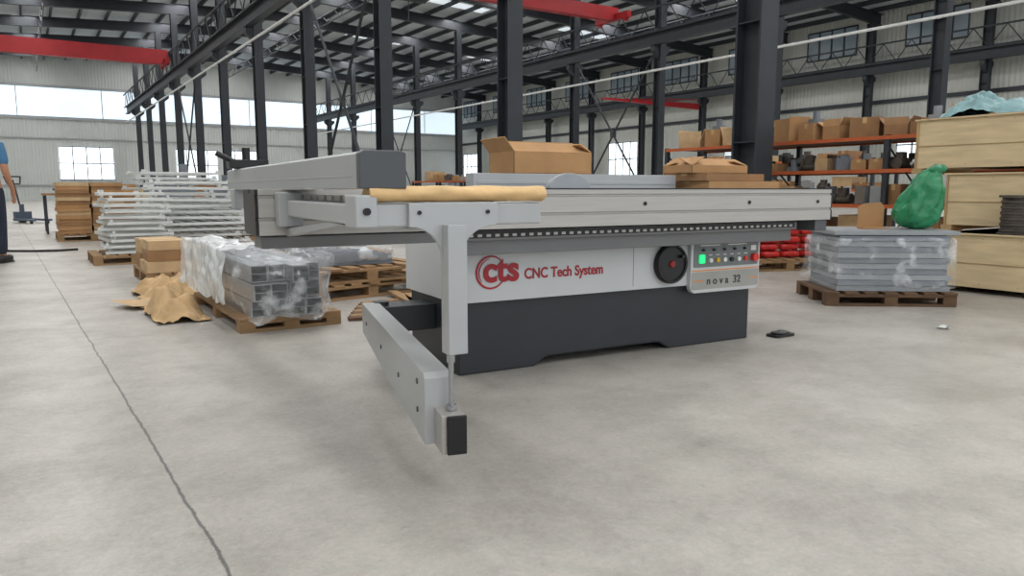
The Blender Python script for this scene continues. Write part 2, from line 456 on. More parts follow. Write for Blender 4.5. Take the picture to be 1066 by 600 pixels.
mk('button_legend',mb,M_wl,cp)
mk('orange_line',MB().box(1.415,1.935,-.0642,-.062,.440,.446),M_lora,cp)
text('name_lettering','n o v a  32',.062,cp,(1.525,-.0645,.362),M_txtg,bold=.0006)
mk('dash_line',MB().box(1.425,1.50,-.0645,-.0632,.381,.387),M_lora,cp)
mk('dash_line',MB().box(1.865,1.93,-.0645,-.0632,.381,.387),M_lora,cp)
# logo
lg=bpy.data.objects.new('logo',None); link(lg,P); lg.location=(.175,-.036,.503)
def arc(mb,r,w,a0,a1,n=40,cx=0,cz=0,flat=.25):
    for i in range(n):
        a=R(a0+(a1-a0)*i/n); b=R(a0+(a1-a0)*(i+1)/n)
        w0=w*(math.sin(math.pi*i/n)*(1-flat)+flat); w1=w*(math.sin(math.pi*(i+1)/n)*(1-flat)+flat)
        pts=[(cx+(r-w0)*math.cos(a),cz+(r-w0)*math.sin(a)),(cx+r*math.cos(a),cz+r*math.sin(a)),(cx+r*math.cos(b),cz+r*math.sin(b)),(cx+(r-w1)*math.cos(b),cz+(r-w1)*math.sin(b))]
        mb.prism(pts,'y',-.003,0)
mb=MB(); arc(mb,.082,.011,35,335,cx=-.020,flat=.45); arc(mb,.066,.006,95,225,cx=-.019)
mk('logo_ring',mb,M_logo,lg)
text('logo_lettering','cts',.172,lg,(-.062,-.004,-.043),M_logo,bold=.0055)
text('side_lettering','CNC Tech System',.073,P,(.342,-.037,.462),M_logo,bold=.0016,sx=.86)
mk('rip_fence',MB().box(.30,1.72,.44,.54,.9,.988).box(.32,1.70,.436,.44,.93,.95),M_grey2,P,bevel=.004)
pts=[(.13*math.cos(R(a)),.085*math.sin(R(a))) for a in range(0,181,12)]
mk('blade_guard',MB().prism([(a+.70,b+.9) for a,b in pts],'y',.1,.14),M_plate,P,bevel=.004)
# crosscut frame
mb=MB()
for x0 in (-.857,-.335): mb.box(x0,x0+.055,-1.16,-.27,.800,.86)
for y0 in (-.95,-.72,-.5,-.33): mb.box(-.80,-.335,y0,y0+.04,.81,.86)
mb.box(-.857,-.28,-1.22,-1.16,.795,.86)
mk('crosscut_frame',mb,M_gr3,P,bevel=.006)
for i in range(9): mk('frame_slat',MB().box(-.80,-.34,-1.12+i*.095,-1.06+i*.095,.862,.88),M_alu,P)
mb=MB(); nn=26
def wrapfn(u,v):
    x=-.83+.56*u; a=2*math.pi*v
    d=noise.noise(Vector((x*14,math.cos(a)*1.2,math.sin(a)*1.2)))*.005
    return (x,-1.20+(.036+d)*math.cos(a),.887+(.023+d)*math.sin(a))
mb.sheet(wrapfn,50,nn)
mb.add([wrapfn(0,i/nn) for i in range(nn)],[tuple(range(nn))]); mb.add([wrapfn(1,i/nn) for i in range(nn)],[tuple(range(nn-1,-1,-1))])
mk('roller_bar',mb,M_tan,P)['label']='support roller bar wrapped in tan kraft paper'
mk('frame_corner_bracket',MB().box(-.872,-.81,-1.235,-1.13,.795,.885),M_gr3,P,bevel=.005)
mk('bracket_knob',MB().cyl((-.842,-1.246,.84),(-.842,-1.235,.84),.010,n=20),M_black,P)
mk('rail_clamp',MB().box(-.89,-.80,-.34,-.272,.76,.89),M_grey2,P,bevel=.005)
mk('rail_clamp',MB().box(-.36,-.25,-.34,-.272,.74,.86),M_grey2,P,bevel=.005)
mk('side_strut',MB().prism([(-1.16,.795),(-1.02,.795),(-.27,.72),(-.27,.75),(-.9,.80)],'x',-.85,-.81),M_grey2,P,bevel=.003)
def fil(cx,cz,rx,rz_,a0,a1,n=8): return [(cx+rx*math.cos(R(a0+(a1-a0)*i/n)),cz+rz_*math.sin(R(a0+(a1-a0)*i/n))) for i in range(n+1)]
pts=[(-.72,.862),(-.72,.80)]+fil(-.72,.70,.100,.095,90,0)+[(-.620,.425),(-.560,.425)]+fil(-.450,.70,.110,.095,180,90)+[(-.440,.80),(-.440,.862)]
mk('support_leg',MB().prism(pts,'y',-1.237,-1.222).box(-.620,-.560,-1.275,-1.237,.425,.80),M_gr3,P,bevel=.002)
for bx_ in (-.69,-.475): mk('leg_bolt',MB().cyl((bx_,-1.242,.835),(bx_,-1.236,.835),.006),M_black,P)
mk('adjusting_rod',MB().cyl((-.604,-1.25,.262),(-.604,-1.25,.43),.008,n=14).cyl((-.604,-1.25,.257),(-.604,-1.25,.272),.016,n=14).cyl((-.604,-1.25,.40),(-.604,-1.25,.424),.014,n=6),M_steelb,P)
# swing arm
sa=bpy.data.objects.new('swing_arm',None); link(sa,P); sa.location=(-.632,-1.27,0); sa.rotation_euler=(0,0,R(-11.2))
mk('arm_shell',MB().prism([(.07,.14),(.07,.345),(.09,.358),(1.68,.335),(1.68,.185),(.9,.155)],'x',-.048,.035),M_gr3,sa,bevel=.003)
mk('inner_arm',MB().box(-.018,.052,-.03,.3,.14,.255).box(.052,.056,-.03,.3,.185,.21),M_alu,sa,bevel=.003)
mk('arm_cap',MB().box(-.004,.054,-.042,-.03,.14,.255),M_black,sa,bevel=.003)
for y,z in ((.18,.22),(.55,.24),(1.0,.25),(1.5,.26),(.18,.31)): mk('arm_screw',MB().cyl((-.052,y,z),(-.048,y,z),.009,n=14),M_mid,sa)
mk('pivot_bracket',MB().box(-.30,0,.28,.46,.19,.32).cyl((-.26,.37,.12),(-.26,.37,.34),.04,n=20),M_dark,P,bevel=.004)
# crosscut fence
mb=MB().prism([(-.855,.902),(-.725,.902),(-.725,.998),(-.74,1.004),(-.84,1.004),(-.855,.996)],'y',-1.20,1.12)
mb.box(-.857,-.855,-1.15,1.08,.935,.939)
mk('crosscut_fence',mb,M_grey2,P,bevel=.003)
mk('fence_end_cap',MB().prism([(-.857,.902),(-.723,.902),(-.723,1.0),(-.738,1.006),(-.842,1.006),(-.857,.998)],'y',-1.23,-1.20),M_mid,P,bevel=.003)
mk('fence_stop',MB().box(-.89,-.70,.78,.9,1.006,1.05).cyl((-.8,.84,1.05),(-.8,.84,1.11),.02).cyl((-.87,.80,1.04),(-.95,.80,1.08),.014),M_black,P,bevel=.004)
mk('fence_foot',MB().box(-.86,-.74,.9,1.0,.80,.90),M_grey2,P,bevel=.004)
def onm(x,y,z):
    a=R(-4.2); return (1.702+x*math.cos(a)-y*math.sin(a),3.069+x*math.sin(a)+y*math.cos(a),z)

# ------------------------------------------------------------------ cardboard boxes
CARDS=[M_card,M_card2,M_card4]
def cbox_mesh(w,d,h):
    mb=MB(); mb.box(-w/2,w/2,-d/2,d/2,0,h-.006)
    mb.box(-w/2,w/2,-d/2,-.004,h-.006,h); mb.box(-w/2,w/2,.004,d/2,h-.006,h)
    mb.box(-w/2-.001,w/2+.001,-.025,.025,h-.0055,h+.001,1)
    mb.box(-w/2-.0015,-w/2,-.025,.025,h*.7,h,1); mb.box(w/2,w/2+.0015,-.025,.025,h*.7,h,1)
    return mb
def cbox(w,d,h,loc,rz=0,label='closed brown cardboard box with packing tape',m=None,group=None):
    o=mk('cardboard_box',cbox_mesh(w,d,h),[m or M_card,M_tape],loc=loc,rz=rz,bevel=.003)
    return tag(o,label,'cardboard box',group)
def openbox(w,d,h,loc,rz,label,fl=(30,60,20,70),m=M_card,k2=.95):
    e=empty('cardboard_box',loc,rz); t=.005
    mb=MB().box(-w/2,w/2,-d/2,d/2,0,t)
    mb.box(-w/2,w/2,-d/2,-d/2+t,0,h).box(-w/2,w/2,d/2-t,d/2,0,h).box(-w/2,-w/2+t,-d/2,d/2,0,h).box(w/2-t,w/2,-d/2,d/2,0,h)
    mk('box_body',mb,m,e)
    L=d/2*k2
    for (a,k) in zip(fl,range(4)):
        if k<2:
            s=-1 if k==0 else 1
            T=Matrix.Translation((0,s*d/2,h))@Matrix.Rotation(R(-s*a),4,'X')
            mk('flap',MB().box(-w/2,w/2,(-t if s>0 else 0),(0 if s>0 else t),0,L,T=T),m,e)
        else:
            s=-1 if k==2 else 1
            T=Matrix.Translation((s*w/2,0,h))@Matrix.Rotation(R(s*a),4,'Y')
            mk('flap',MB().box((-t if s>0 else 0),(0 if s>0 else t),-d/2,d/2,0,L*.8,T=T),m,e)
    return tag(e,label,'cardboard box')
openbox(.52,.32,.125,onm(.84,.64,.989),R(-6),'open brown cardboard box with raised flaps on the saw fence',fl=(-62,-55,38,-60),k2=.75)
cbox(.60,.40,.05,onm(2.10,.42,.901),R(-5),'flat brown cardboard carton lying on the saw table')
cbox(.56,.36,.045,onm(2.04,.44,.953),R(2),'flat brown cardboard carton on top of another carton',m=M_card2)
openbox(.44,.30,.05,onm(1.97,.45,1.0),R(-9),'slightly open flat cardboard carton on the carton pile',fl=(-70,-82,-60,-75),k2=.9)

# ------------------------------------------------------------------ pallets
def pallet_mesh(w=1.1,d=1.0,h=.13,jit=0):
    mb=MB(); nb=7
    for i in range(nb):
        x=-w/2+(w-.1)*i/(nb-1); j_=random.uniform(-jit,jit); mb.box(x,x+.1,-d/2+j_,d/2+j_,h-.02,h)
    for y in (-d/2,-.05,d/2-.1):
        mb.box(-w/2,w/2,y,y+.1,h-.04,h-.02)
        for x in (-w/2,-.05,w/2-.1): mb.box(x,x+.1,y,y+.1,.02,h-.04)
        mb.box(-w/2,w/2,y,y+.1,0,.02)
    return mb
def pallet(loc,rz=0,w=1.1,d=1.0,h=.13,label='worn wooden pallet on the concrete floor',m=None,jit=.01):
    return tag(mk('wooden_pallet',pallet_mesh(w,d,h,jit),m or M_wood,loc=loc,rz=rz,bevel=.002),label,'pallet')

ang=R(-37); cx,cy=5.8,3.42
pallet((cx-.03,cy,0),ang,.98,.74,.11,'dark worn wooden pallet under wrapped metal plates',M_woodd)
z=.111; g='wrapped steel plates'
pl={}
for i in range(10):
    k=i%2
    if k not in pl:
        w_=.43-.012*k
        mb=MB().box(-w_,w_,-.32,.32,.028,.040).box(-w_,w_,-.32,-.305,0,.028).box(-w_,w_,.305,.32,0,.028).box(-w_,-w_+.015,-.305,.305,0,.028).box(w_-.015,w_,-.305,.305,0,.028).box(-.2,-.18,-.305,.305,.01,.028).box(.18,.2,-.305,.305,.01,.028)
        pl[k]=mk('steel_plate',mb,M_plate if k==0 else M_plate2,bevel=.002); o=pl[k]
    else: o=pl[k].copy(); C.objects.link(o)
    o.location=(cx+random.uniform(-.012,.012),cy+random.uniform(-.012,.012),z); o.rotation_euler=(0,0,ang+R(random.uniform(-1.5,1.5))); z+=.0435
    tag(o,'grey steel plate with folded edges stacked on a pallet','metal plate',g)
o=mk('steel_plate',MB().box(-.47,.47,-.34,.34,0,.03).box(-.45,.45,-.32,.32,.03,.036),M_plate,loc=(cx+.02,cy,z+.002),rz=ang,bevel=.004)
tag(o,'larger light grey steel plate on top of the wrapped stack','metal plate',g)
ztop=z+.04
def skirt(p,x,y,z):
    t=(1-z)/2
    a=math.atan2(y,x)
    k=1+.05*t*math.sin(a*9)+.03*math.sin(a*23+z*3)*t
    return Vector((p.x*k,p.y*k,p.z))
mb=MB().blob((0,0,.25),(.475,.365,.20),e=.14,amp=.018,fr=6,n=96,m=44,shape=skirt)
tag(mk('stretch_wrap',mb,M_plastic,loc=(cx,cy,.08),rz=ang),'crinkled clear stretch wrap around stacked steel plates','plastic wrap')
def bagshape(p,x,y,z):
    t=(z+1)/2
    k=1.10-.58*(max(0,(t-.05))/.95)**1.3
    a=math.atan2(y,x)
    k*=1+.07*math.sin(a*5+z*2.2)+.05*math.sin(a*9-z*5)
    q=Vector((p.x*k+.11*t*t,p.y*k,p.z))
    f=abs(noise.noise(Vector((p.x*9,p.y*9,p.z*6))))
    return q+Vector((x,y,0))*(.035*(f-.25))
mb=MB().blob((0,0,.245),(.165,.13,.245),e=.72,amp=.014,fr=8,n=120,m=80,seed=3,shape=bagshape)
mb.blob((.13,0,.475),(.075,.05,.035),e=.9,amp=.02,fr=14,n=48,m=28,seed=5)
o=mk('green_plastic_bag',mb,M_green,loc=(6.0,3.22,ztop-.003),rz=ang)
tag(o,'glossy wrinkled green plastic sack standing on the wrapped plates','bag')
mb=MB().box(-.11,.11,-.004,.004,0,.17).box(-.11,.11,-.1,-.004,0,.008).prism([(-.11,.17),(.11,.17),(.08,.21),(-.06,.2)],'y',-.004,.004)
o=mk('cardboard_scrap',mb,M_card,loc=(5.77,3.47,ztop),rz=ang+R(8)); tag(o,'bent piece of brown cardboard leaning by the green bag','cardboard')

def crate(x0,x1,y0,y1,z0,z1,label,m=M_ply):
    w,d,h=x1-x0,y1-y0,z1-z0
    mb=MB().box(.02,w-.02,.02,d-.02,.05,h-.0,0)
    mb.box(.012,.02,.02,d-.02,h*.5,h*.5+.004,1)
    mb.box(0,w,0,.1,0,.05,1); mb.box(0,w,d-.1,d,0,.05,1); mb.box(0,w,d/2-.05,d/2+.05,0,.05,1)
    mb.box(0,w,0,d,h-.015,h,0)
    for yy in (.02,d-.04): mb.box(.008,.02,yy,yy+.02,.05,h-.015,1)
    for i in range(8):
        yy=.1+(d-.2)*i/7
        for zz in (.08,h-.05): mb.box(.016,.02,yy,yy+.006,zz,zz+.006,2)
    o=mk('plywood_crate',mb,[m,M_ply2,M_steel],loc=(x0,y0,z0),bevel=.003)
    return tag(o,label,'wooden crate')
crate(6.85,8.1,1.2,3.5,0,.52,'long pale plywood shipping crate on the floor')
crate(7.25,8.25,1.2,3.66,.521,1.05,'pale plywood shipping crate stacked on another crate')
crate(7.3,8.3,1.1,4.0,1.051,1.57,'top plywood crate of the stack carrying a plastic bag')
def ridged(u,v):
    x=(u-.5)*.5; y=(v-.5)*.85
    rr=max(0,1-((u-.5)**2*3.2+(v-.5)**2*3.9))
    n1=1-abs(noise.noise(Vector((x*7+2,y*5,1))))*1.8
    n2=1-abs(noise.noise(Vector((x*15,y*13+4,2))))*1.6
    z=.004+.26*(rr**.7)*(.30+.5*n1*abs(math.sin(y*7+1))+.3*n2*.6)
    return (x+.05*noise.noise(Vector((y*6,1,0))),y+.06*noise.noise(Vector((x*7,2,4))),max(.004,z))
o=mk('plastic_sheet_bundle',MB().sheet(ridged,60,90),M_teal,loc=(7.58,3.48,1.571))
tag(o,'crumpled pale teal plastic bag lying on the top crate','plastic bag')
mb=MB()
for i in range(13):
    z=i*.024
    mb.cyl((0,0,z),(0,0,z+.022),.125+.008*(i%2),n=36)
mb.cyl((0,0,.31),(0,0,.33),.15,n=36).cyl((0,0,-.0),(0,0,.012),.15,n=36)
o=mk('wire_coil',mb,M_rust,loc=(7.07,2.93,.521)); tag(o,'dark coil of wire on a spool standing on a crate','wire spool')

# storage racks
def rack(loc,rz,L,dp,levels,posts,label,mbm=M_orange):
    e=empty('storage_rack',loc,rz); top=levels[-1]+.01
    for i in range(posts):
        y=-L/2+L*i/(posts-1)
        for x in (-dp/2,dp/2-.06):
            mk('upright',MB().box(x,x+.06,y-.03,y+.03,0,top),M_steel,e)
        mk('side_brace',MB().tube([(-dp/2+.03,y,.2),(dp/2-.03,y,.8),(-dp/2+.03,y,levels[-1]-.1)],.012,n=6),M_steel,e)
    for z in levels:
        for x in (-dp/2-.005,dp/2-.035):
            mk('rack_beam',MB().box(x,x+.04,-L/2,L/2,z-.045,z),mbm,e)
        mk('shelf_board',MB().box(-dp/2+.035,dp/2-.035,-L/2,L/2,z-.02,z-.001),M_woodd,e)
    return tag(e,label,'storage rack')
DX=-.36
rack((9.35+DX,5.9,0),0,5.4,.9,(.18,.72,1.14,1.53),4,'rust orange and black storage rack loaded with cartons and metal parts')
def part_item(loc,rz,k,m=None):
    m=m or random.choice([M_plate,M_rust,M_plate2,M_steelb,M_dark,M_rust])
    if k==0: mb=MB().cyl((0,0,0),(0,0,.06),.10,n=20).cyl((0,0,.06),(0,0,.16),.045,n=16); nm,lb='flange_part','turned metal flange on a rack shelf'
    elif k==1: mb=MB().prism([(-.12,0),(.12,0),(.12,.02),(-.09,.02),(-.09,.22),(-.12,.22)],'y',-.09,.09); nm,lb='angle_bracket','metal angle bracket lying on a rack shelf'
    elif k==2: mb=MB().box(-.12,.12,-.1,.1,0,.01).box(-.12,-.11,-.1,.1,.01,.15).box(.11,.12,-.1,.1,.01,.15).box(-.11,.11,-.1,-.09,.01,.12).box(-.11,.11,.09,.1,.01,.15).box(-.07,.06,-.06,.05,.01,.19); nm,lb='parts_bin','small open parts bin with metal pieces'
    else: mb=MB().cyl((-.11,0,.05),(.11,0,.05),.05,n=16).cyl((-.14,0,.065),(-.11,0,.065),.065,n=16).cyl((.05,0,.07),(.08,0,.07),.07,n=16).box(-.08,.04,-.04,.04,.09,.2); nm,lb='shaft_part','short machined shaft assembly on a rack shelf'
    return tag(mk(nm,mb,m,loc=loc,rz=rz,bevel=.002),lb,'machine part','machine parts on the rack')
for lv in (.72,1.14):
    y=3.45
    while y<8.5:
        r_=random.random()
        if r_<.7: part_item((9.07+DX+random.uniform(0,.05),y,lv+.001),random.uniform(0,3) if r_<.3 else 1.57,random.randrange(4))
        else: cbox(.22,.18,random.uniform(.1,.26),(9.09+DX,y,lv+.001),random.uniform(-.2,.2),'small brown carton among metal parts on the rack',m=random.choice(CARDS),group='small cartons on the rack')
        part_item((9.47+DX+random.uniform(-.03,.06),y+.05,lv+.001),1.57,random.randrange(4))
        y+=.245
y=8.4; i=0
while y>3.6:
    w=random.choice((.26,.34,.42,.3,.22)); h=random.uniform(.10,.25)
    if i%2==0: openbox(.34,w,h,(9.15+DX,y-w/2,1.531),random.uniform(-.3,.3),'open cardboard carton with flaps up on the rack top',fl=(random.uniform(5,50),random.uniform(10,60),random.uniform(-30,40),50),m=random.choice(CARDS),k2=.85)
    else: cbox(.34,w,h,(9.15+DX,y-w/2,1.531),random.uniform(-.25,.25),'brown cardboard carton on the rack top',m=random.choice(CARDS),group='cartons on the rack top')
    if i%2==0: cbox(.3,w,h+.1,(9.6+DX,y-w/2,1.531),random.uniform(-.1,.1),'brown cardboard carton at the rear of the rack top',m=random.choice(CARDS),group='cartons on the rack top')
    if i%4==1: part_item((9.15+DX,y-w/2,1.5325+h),.3,random.randrange(4))
    y-=w+.09; i+=1
for y in (4.6,5.45,6.15,7.3,8.0):
    h=random.uniform(.22,.4)
    cbox(.5,.42,h,(9.3+DX,y,.181),random.uniform(-.1,.1),'brown cardboard carton on the low rack shelf',m=random.choice(CARDS),group='cartons on the low rack shelf')
for lay in range(5):
    for j in range(4):
        mb=MB().blob((0,0,.04),(.115,.09,.038),e=.5,amp=.010,fr=14,n=24,m=12,seed=lay*5+j)
        o=mk('red_packet',mb,M_redp,loc=(6.80+j*.235+random.uniform(-.01,.01),5.52-j*.09+(lay%2)*.02,.131+lay*.082),rz=R(-20)+random.uniform(-.1,.1))
        tag(o,'shiny red plastic-wrapped packet in a stacked pile','packet','red packets on a pallet')
pallet((7.15,5.38,0),R(-20),1.1,.5,.13,'wooden pallet under red packets')
o=mk('black_rubber_pad',MB().prism(rrect(-.09,.09,-.05,.05,.03),'z',0,.015).blob((0,0,.02),(.07,.04,.012),e=.8,amp=.008,fr=20,n=24,m=10),M_black,loc=(3.86,2.86,0)); tag(o,'small black rubber pad lying on the floor','rubber pad')
o=mk('paper_scrap',MB().sheet(lambda u,v:((u-.5)*.08,(v-.5)*.06,.004+.008*math.sin(u*5)*math.cos(v*4)+.008),8,8),M_white,loc=(4.95,2.43,0)); tag(o,'small crumpled white paper scrap on the floor','paper')

# ------------------------------------------------------------------ tube bundle
T0=(1.14,4.70)
pallet((1.40,5.5,0),0,.66,1.5,.09,'wooden pallet under the wrapped tube bundle')
tu=None; pitch=.113
for r_ in range(3):
    for c_ in range(4):
        if tu is None:
            mb=MB(); a=.053; w=.006; L=1.75
            for (p,q,s_,t_) in ((-a,a,-a,-a+w),(-a,a,a-w,a),(-a,-a+w,-a+w,a-w),(a-w,a,-a+w,a-w)):
                mb.box(p,q,0,L,s_,t_,0)
            mb.box(-a+w,a-w,.35,.36,-a+w,a-w,1)
            mb.box(-a+w,a-w,0,L,-.002,.002,0)
            tu=mk('aluminium_profile',mb,[M_steelb,M_black]); o=tu
        else: o=tu.copy(); C.objects.link(o)
        o.location=(T0[0]+.06+c_*pitch+random.uniform(-.003,.003),T0[1]+random.uniform(-.14,.10),.146+r_*.113)
        o.rotation_euler=(0,0,random.uniform(-.006,.006))
        tag(o,'square hollow aluminium profile in a wrapped bundle','metal tube','wrapped tube bundle')
def filmshape(p,x,y,z):
    return Vector((p.x*(1+.07*math.sin(y*9+z*2)),p.y,p.z*(1+.06*math.sin(x*7+y*6))))
mb=MB().blob((.235,.80,.185),(.275,.98,.20),e=.26,amp=.055,fr=6,n=130,m=60,seed=5,shape=filmshape)
tag(mk('stretch_wrap',mb,M_plastic,loc=(T0[0],T0[1],.09)),'crinkled clear plastic wrap around the tube bundle','plastic wrap')
def drape(u,v):
    y=5.15+1.35*u
    s=v*.62
    if s<.26: x=1.33-s; z=.49
    else: x=1.06-(s-.26)*.14; z=.49-(s-.26)*.95
    d=noise.noise(Vector((x*5,y*5,z*5)))*.05+noise.noise(Vector((x*13,y*13,z*13)))*.022
    return (x+d*.7-.012,y-.3*v*(1-u),z+abs(d)+.012)
o=mk('plastic_sheet',MB().sheet(drape,70,50),M_plastic2); tag(o,'milky white plastic sheet draped over the tube bundle','plastic sheet')
def crump(n_,loc,sx,sy,h,m,label,seed,name='kraft_paper'):
    def fn(u,v):
        x=(u-.5)*sx; y=(v-.5)*sy
        rr=max(0,1-((u-.5)**2+(v-.5)**2)*3.6)
        z=.01+h*rr*(.55+.9*abs(noise.noise(Vector((x*6+seed,y*6,0)))))+.03*abs(noise.noise(Vector((x*16,y*16+seed,1))))
        return (x+.06*noise.noise(Vector((y*5,seed,0))),y+.06*noise.noise(Vector((x*5,seed,4))),z)
    o=mk(name,MB().sheet(fn,n_,n_),m,loc=loc); return tag(o,label,'packing paper')
crump(40,(.84,5.75,0),.34,.8,.22,M_cream,'crumpled brown packing paper on the floor',2)
crump(40,(.95,6.95,0),.45,.6,.2,M_cream,'crumpled brown wrapping paper near the cartons',8)
for i,(px,py,rr) in enumerate(((.78,6.35,.4),(1.35,7.2,-.3))):
    mb=MB().box(-.22,.22,-.003,.003,0,.006).sheet(lambda u,v:((u-.5)*.5,(v-.5)*.34,.01+.05*abs(u-.5)+.02*v),6,6)
    tag(mk('cardboard_scrap',mb,M_card4,loc=(px,py,0),rz=rr),'flat bent scrap of brown cardboard on the floor','cardboard')
pallet((1.30,8.1,0),0,.8,1.0,.12)
for i,(x,y,z,w,d,h) in enumerate(((1.10,7.85,.121,.38,.5,.1),(1.5,7.85,.121,.38,.5,.12),(1.12,8.38,.121,.38,.46,.14),(1.11,7.87,.224,.36,.46,.1),(1.49,7.88,.244,.36,.44,.1),(1.12,8.40,.264,.37,.42,.14),(1.12,7.88,.327,.36,.42,.09))):
    cbox(w,d,h,(x,y,z),random.uniform(-.03,.03),'flat brown cardboard carton on a low pallet',m=random.choice(CARDS),group='cartons on a low pallet')
for k,(x,y,rz,n_) in enumerate(((2.3,6.3,.22,2),(3.5,6.2,-.12,1),(2.6,7.7,.1,2))):
    for i in range(n_): pallet((x+.05*i,y,.131*i),rz-.12*i,1.1,1.0,.13,'worn wooden pallet stacked low on the floor',jit=.04)
for k,(x,y,z,sx,sy,h) in enumerate(((2.3,6.3,.262,.42,.40,.12),(3.5,6.2,.131,.45,.4,.15),(2.6,7.7,.262,.45,.4,.2))):
    for i in range(5):
        o=mk('metal_bar',MB().prism([(-.03,0),(.03,0),(.03,.01),(.005,.01),(.005,h*.7),(-.005,h*.7),(-.005,.01),(-.03,.01)],'x',-sx+.06,sx-.06),M_plate2,loc=(x,y-sy+.1+i*.15,z+.001),rz=random.uniform(-.1,.1)); tag(o,'steel T-bar lying on a wooden pallet','metal bar','bars on pallets')
    mb=MB().blob((0,0,h*.70),(sx,sy,h*.62),e=.5,amp=.04,fr=7,n=64,m=28,seed=k+11)
    tag(mk('stretch_wrap',mb,M_plastic,loc=(x,y,z)),'loose clear plastic film over parts on a pallet','plastic wrap')
for i in range(8):
    o=mk('wood_plank',MB().box(-.5,.5,-.04,.04,0,.022),M_wood if i%2 else M_woodd,loc=(2.3+.05*i,4.72+.105*i,.001),rz=R(-14+2.4*i),bevel=.002)
    tag(o,'short rough wood plank lying on the floor','plank','loose planks')
for i in range(3):
    o=mk('wood_plank',MB().box(-.45,.45,-.04,.04,0,.022),M_wood,loc=(2.45+.02*i,4.95+.2*i,.024),rz=R(62+9*i),bevel=.002)
    tag(o,'short rough wood plank lying across other planks','plank','loose planks')

# ------------------------------------------------------------------ stacks further along
pallet((1.08,10.5,0),0,.9,1.0,.12)
zz=.121; first=None
for i in range(11):
    if first is None:
        mb=MB()
        for s_ in (-.36,.33): mb.box(s_,s_+.03,-.45,.45,0,.038)
        for s_ in (-.45,-.24,-.02,.20,.42): mb.box(-.33,.33,s_,s_+.03,.004,.034)
        for s_ in (-.33,.30):
            for t_ in (-.42,.36): mb.box(s_,s_+.03,t_,t_+.06,.038,.069)
        first=mk('welded_rack_frame',mb,M_white,bevel=.003); o=first
    else: o=first.copy(); C.objects.link(o)
    o.location=(1.12+random.uniform(-.04,.04),10.5+random.uniform(-.04,.04),zz); o.rotation_euler=(0,0,random.uniform(-.14,.14)); zz+=.0705
    tag(o,'white open metal frame stacked on a pallet','metal frame','stacked white frames')
pallet((.98,15.5,0),0,1.1,1.1,.13)
for i in range(14):
    for j in range(2):
        cbox(.50,1.0,.062,(.71+j*.53+random.uniform(-.01,.01),15.5+random.uniform(-.03,.03),.131+i*.0635),random.uniform(-.02,.02),'flat brown cardboard carton in a tall layered pallet stack',m=random.choice(CARDS),group='tall carton stack')
pallet((2.15,12.0,0),0,1.2,1.6,.13)
pallet((2.15,14.0,0),0,1.2,1.6,.13)
pallet((3.6,13.2,0),0,1.2,1.6,.13)
fr=None
for px,py,nn in ((2.15,12.0,11),(2.2,14.0,13),(3.6,13.2,11)):
    z=.135
    for i in range(nn):
        if fr is None:
            mb=MB().box(-.62,.62,-.7,-.66,0,.036).box(-.62,.62,.66,.7,0,.036)
            for k in range(7): mb.box(-.6+k*.19,-.565+k*.19,-.66,.66,.004,.032)
            for s_ in (-.6,.54):
                for t_ in (-.7,.66): mb.box(s_,s_+.06,t_,t_+.04,.036,.07)
            fr=mk('welded_grating',mb,M_white,bevel=.003); o=fr
        else: o=fr.copy(); C.objects.link(o)
        o.location=(px+random.uniform(-.07,.07),py+random.uniform(-.06,.06),z+.014); o.rotation_euler=(0,R(random.uniform(-.8,.8)),random.uniform(-.14,.14)); z+=.083
        tag(o,'white painted ladder-like welded metal grating in a pile','metal grating','piled white gratings')
def goods(x,y,kind):
    pallet((x,y,0),random.uniform(-.05,.05))
    if kind==0:
        for i in range(4):
            for j in range(2): cbox(.5,.9,.22,(x-.26+j*.52,y,.131+i*.222),random.uniform(-.01,.01),'brown cardboard carton stacked on a pallet',m=random.choice(CARDS),group='distant carton stacks')
    elif kind==1:
        crate(x-.5,x+.5,y-.45,y+.45,.131,.95,'plywood crate standing on a pallet')
    else:
        mb=MB().box(-.4,.4,-.3,.3,0,.7).box(-.3,.3,-.36,-.3,.15,.5).cyl((0,-.1,.7),(0,-.1,1.1),.12).box(-.5,.5,-.2,.2,.7,.76).box(.2,.35,-.1,.1,.76,1.3)
        tag(mk('machine_unit',mb,[M_plate2],loc=(x,y,.131),bevel=.01),'grey unfinished machine unit on a pallet','machine')
for x,y,k in ((2.6,17.2,2),(4.0,18.4,2),(1.7,20.0,0),(3.0,21.5,1),(4.6,22.5,0),(3.4,26,2),(5.2,28,0),(1.9,24.0,1),(5.5,15.5,2),(6.2,20,1),(11,16.0,2),(13,18,0),(10.5,23,0),(13,24,2),(15,20,1),(17,22,0),(16,26,2),(19,25,0),(20,20,2),(18,30,1),(12,30,0),(21,33,2),(13,36,0)):
    goods(x,y,k)
rack((10.6,19.4,0),0,3.6,.9,(.2,.7,1.15),3,'low rust orange storage rack with cartons deep in the hall')
rack((14.2,10.8,0),0,5.0,.9,(.2,.9,1.5),3,'rust orange storage rack with cartons near the side aisle')
for (rx,ry,Ls,lv) in ((10.6,19.4,3.2,(.7,1.15)),(14.2,10.8,4.6,(.9,1.5))):
    for z in lv:
        s=-Ls/2
        while s<Ls/2-.4:
            w=random.uniform(.2,.45); h=random.uniform(.1,.3)
            px,py=(rx,ry+s+w/2)
            if random.random()<.3: part_item((px-.2,py,z+.001),1.57,random.randrange(4))
            else: cbox(.5,w,h,(px,py,z+.001),0,'brown cardboard carton on a storage rack',m=random.choice(CARDS),group='cartons on racks')
            s+=w+random.uniform(.04,.2)
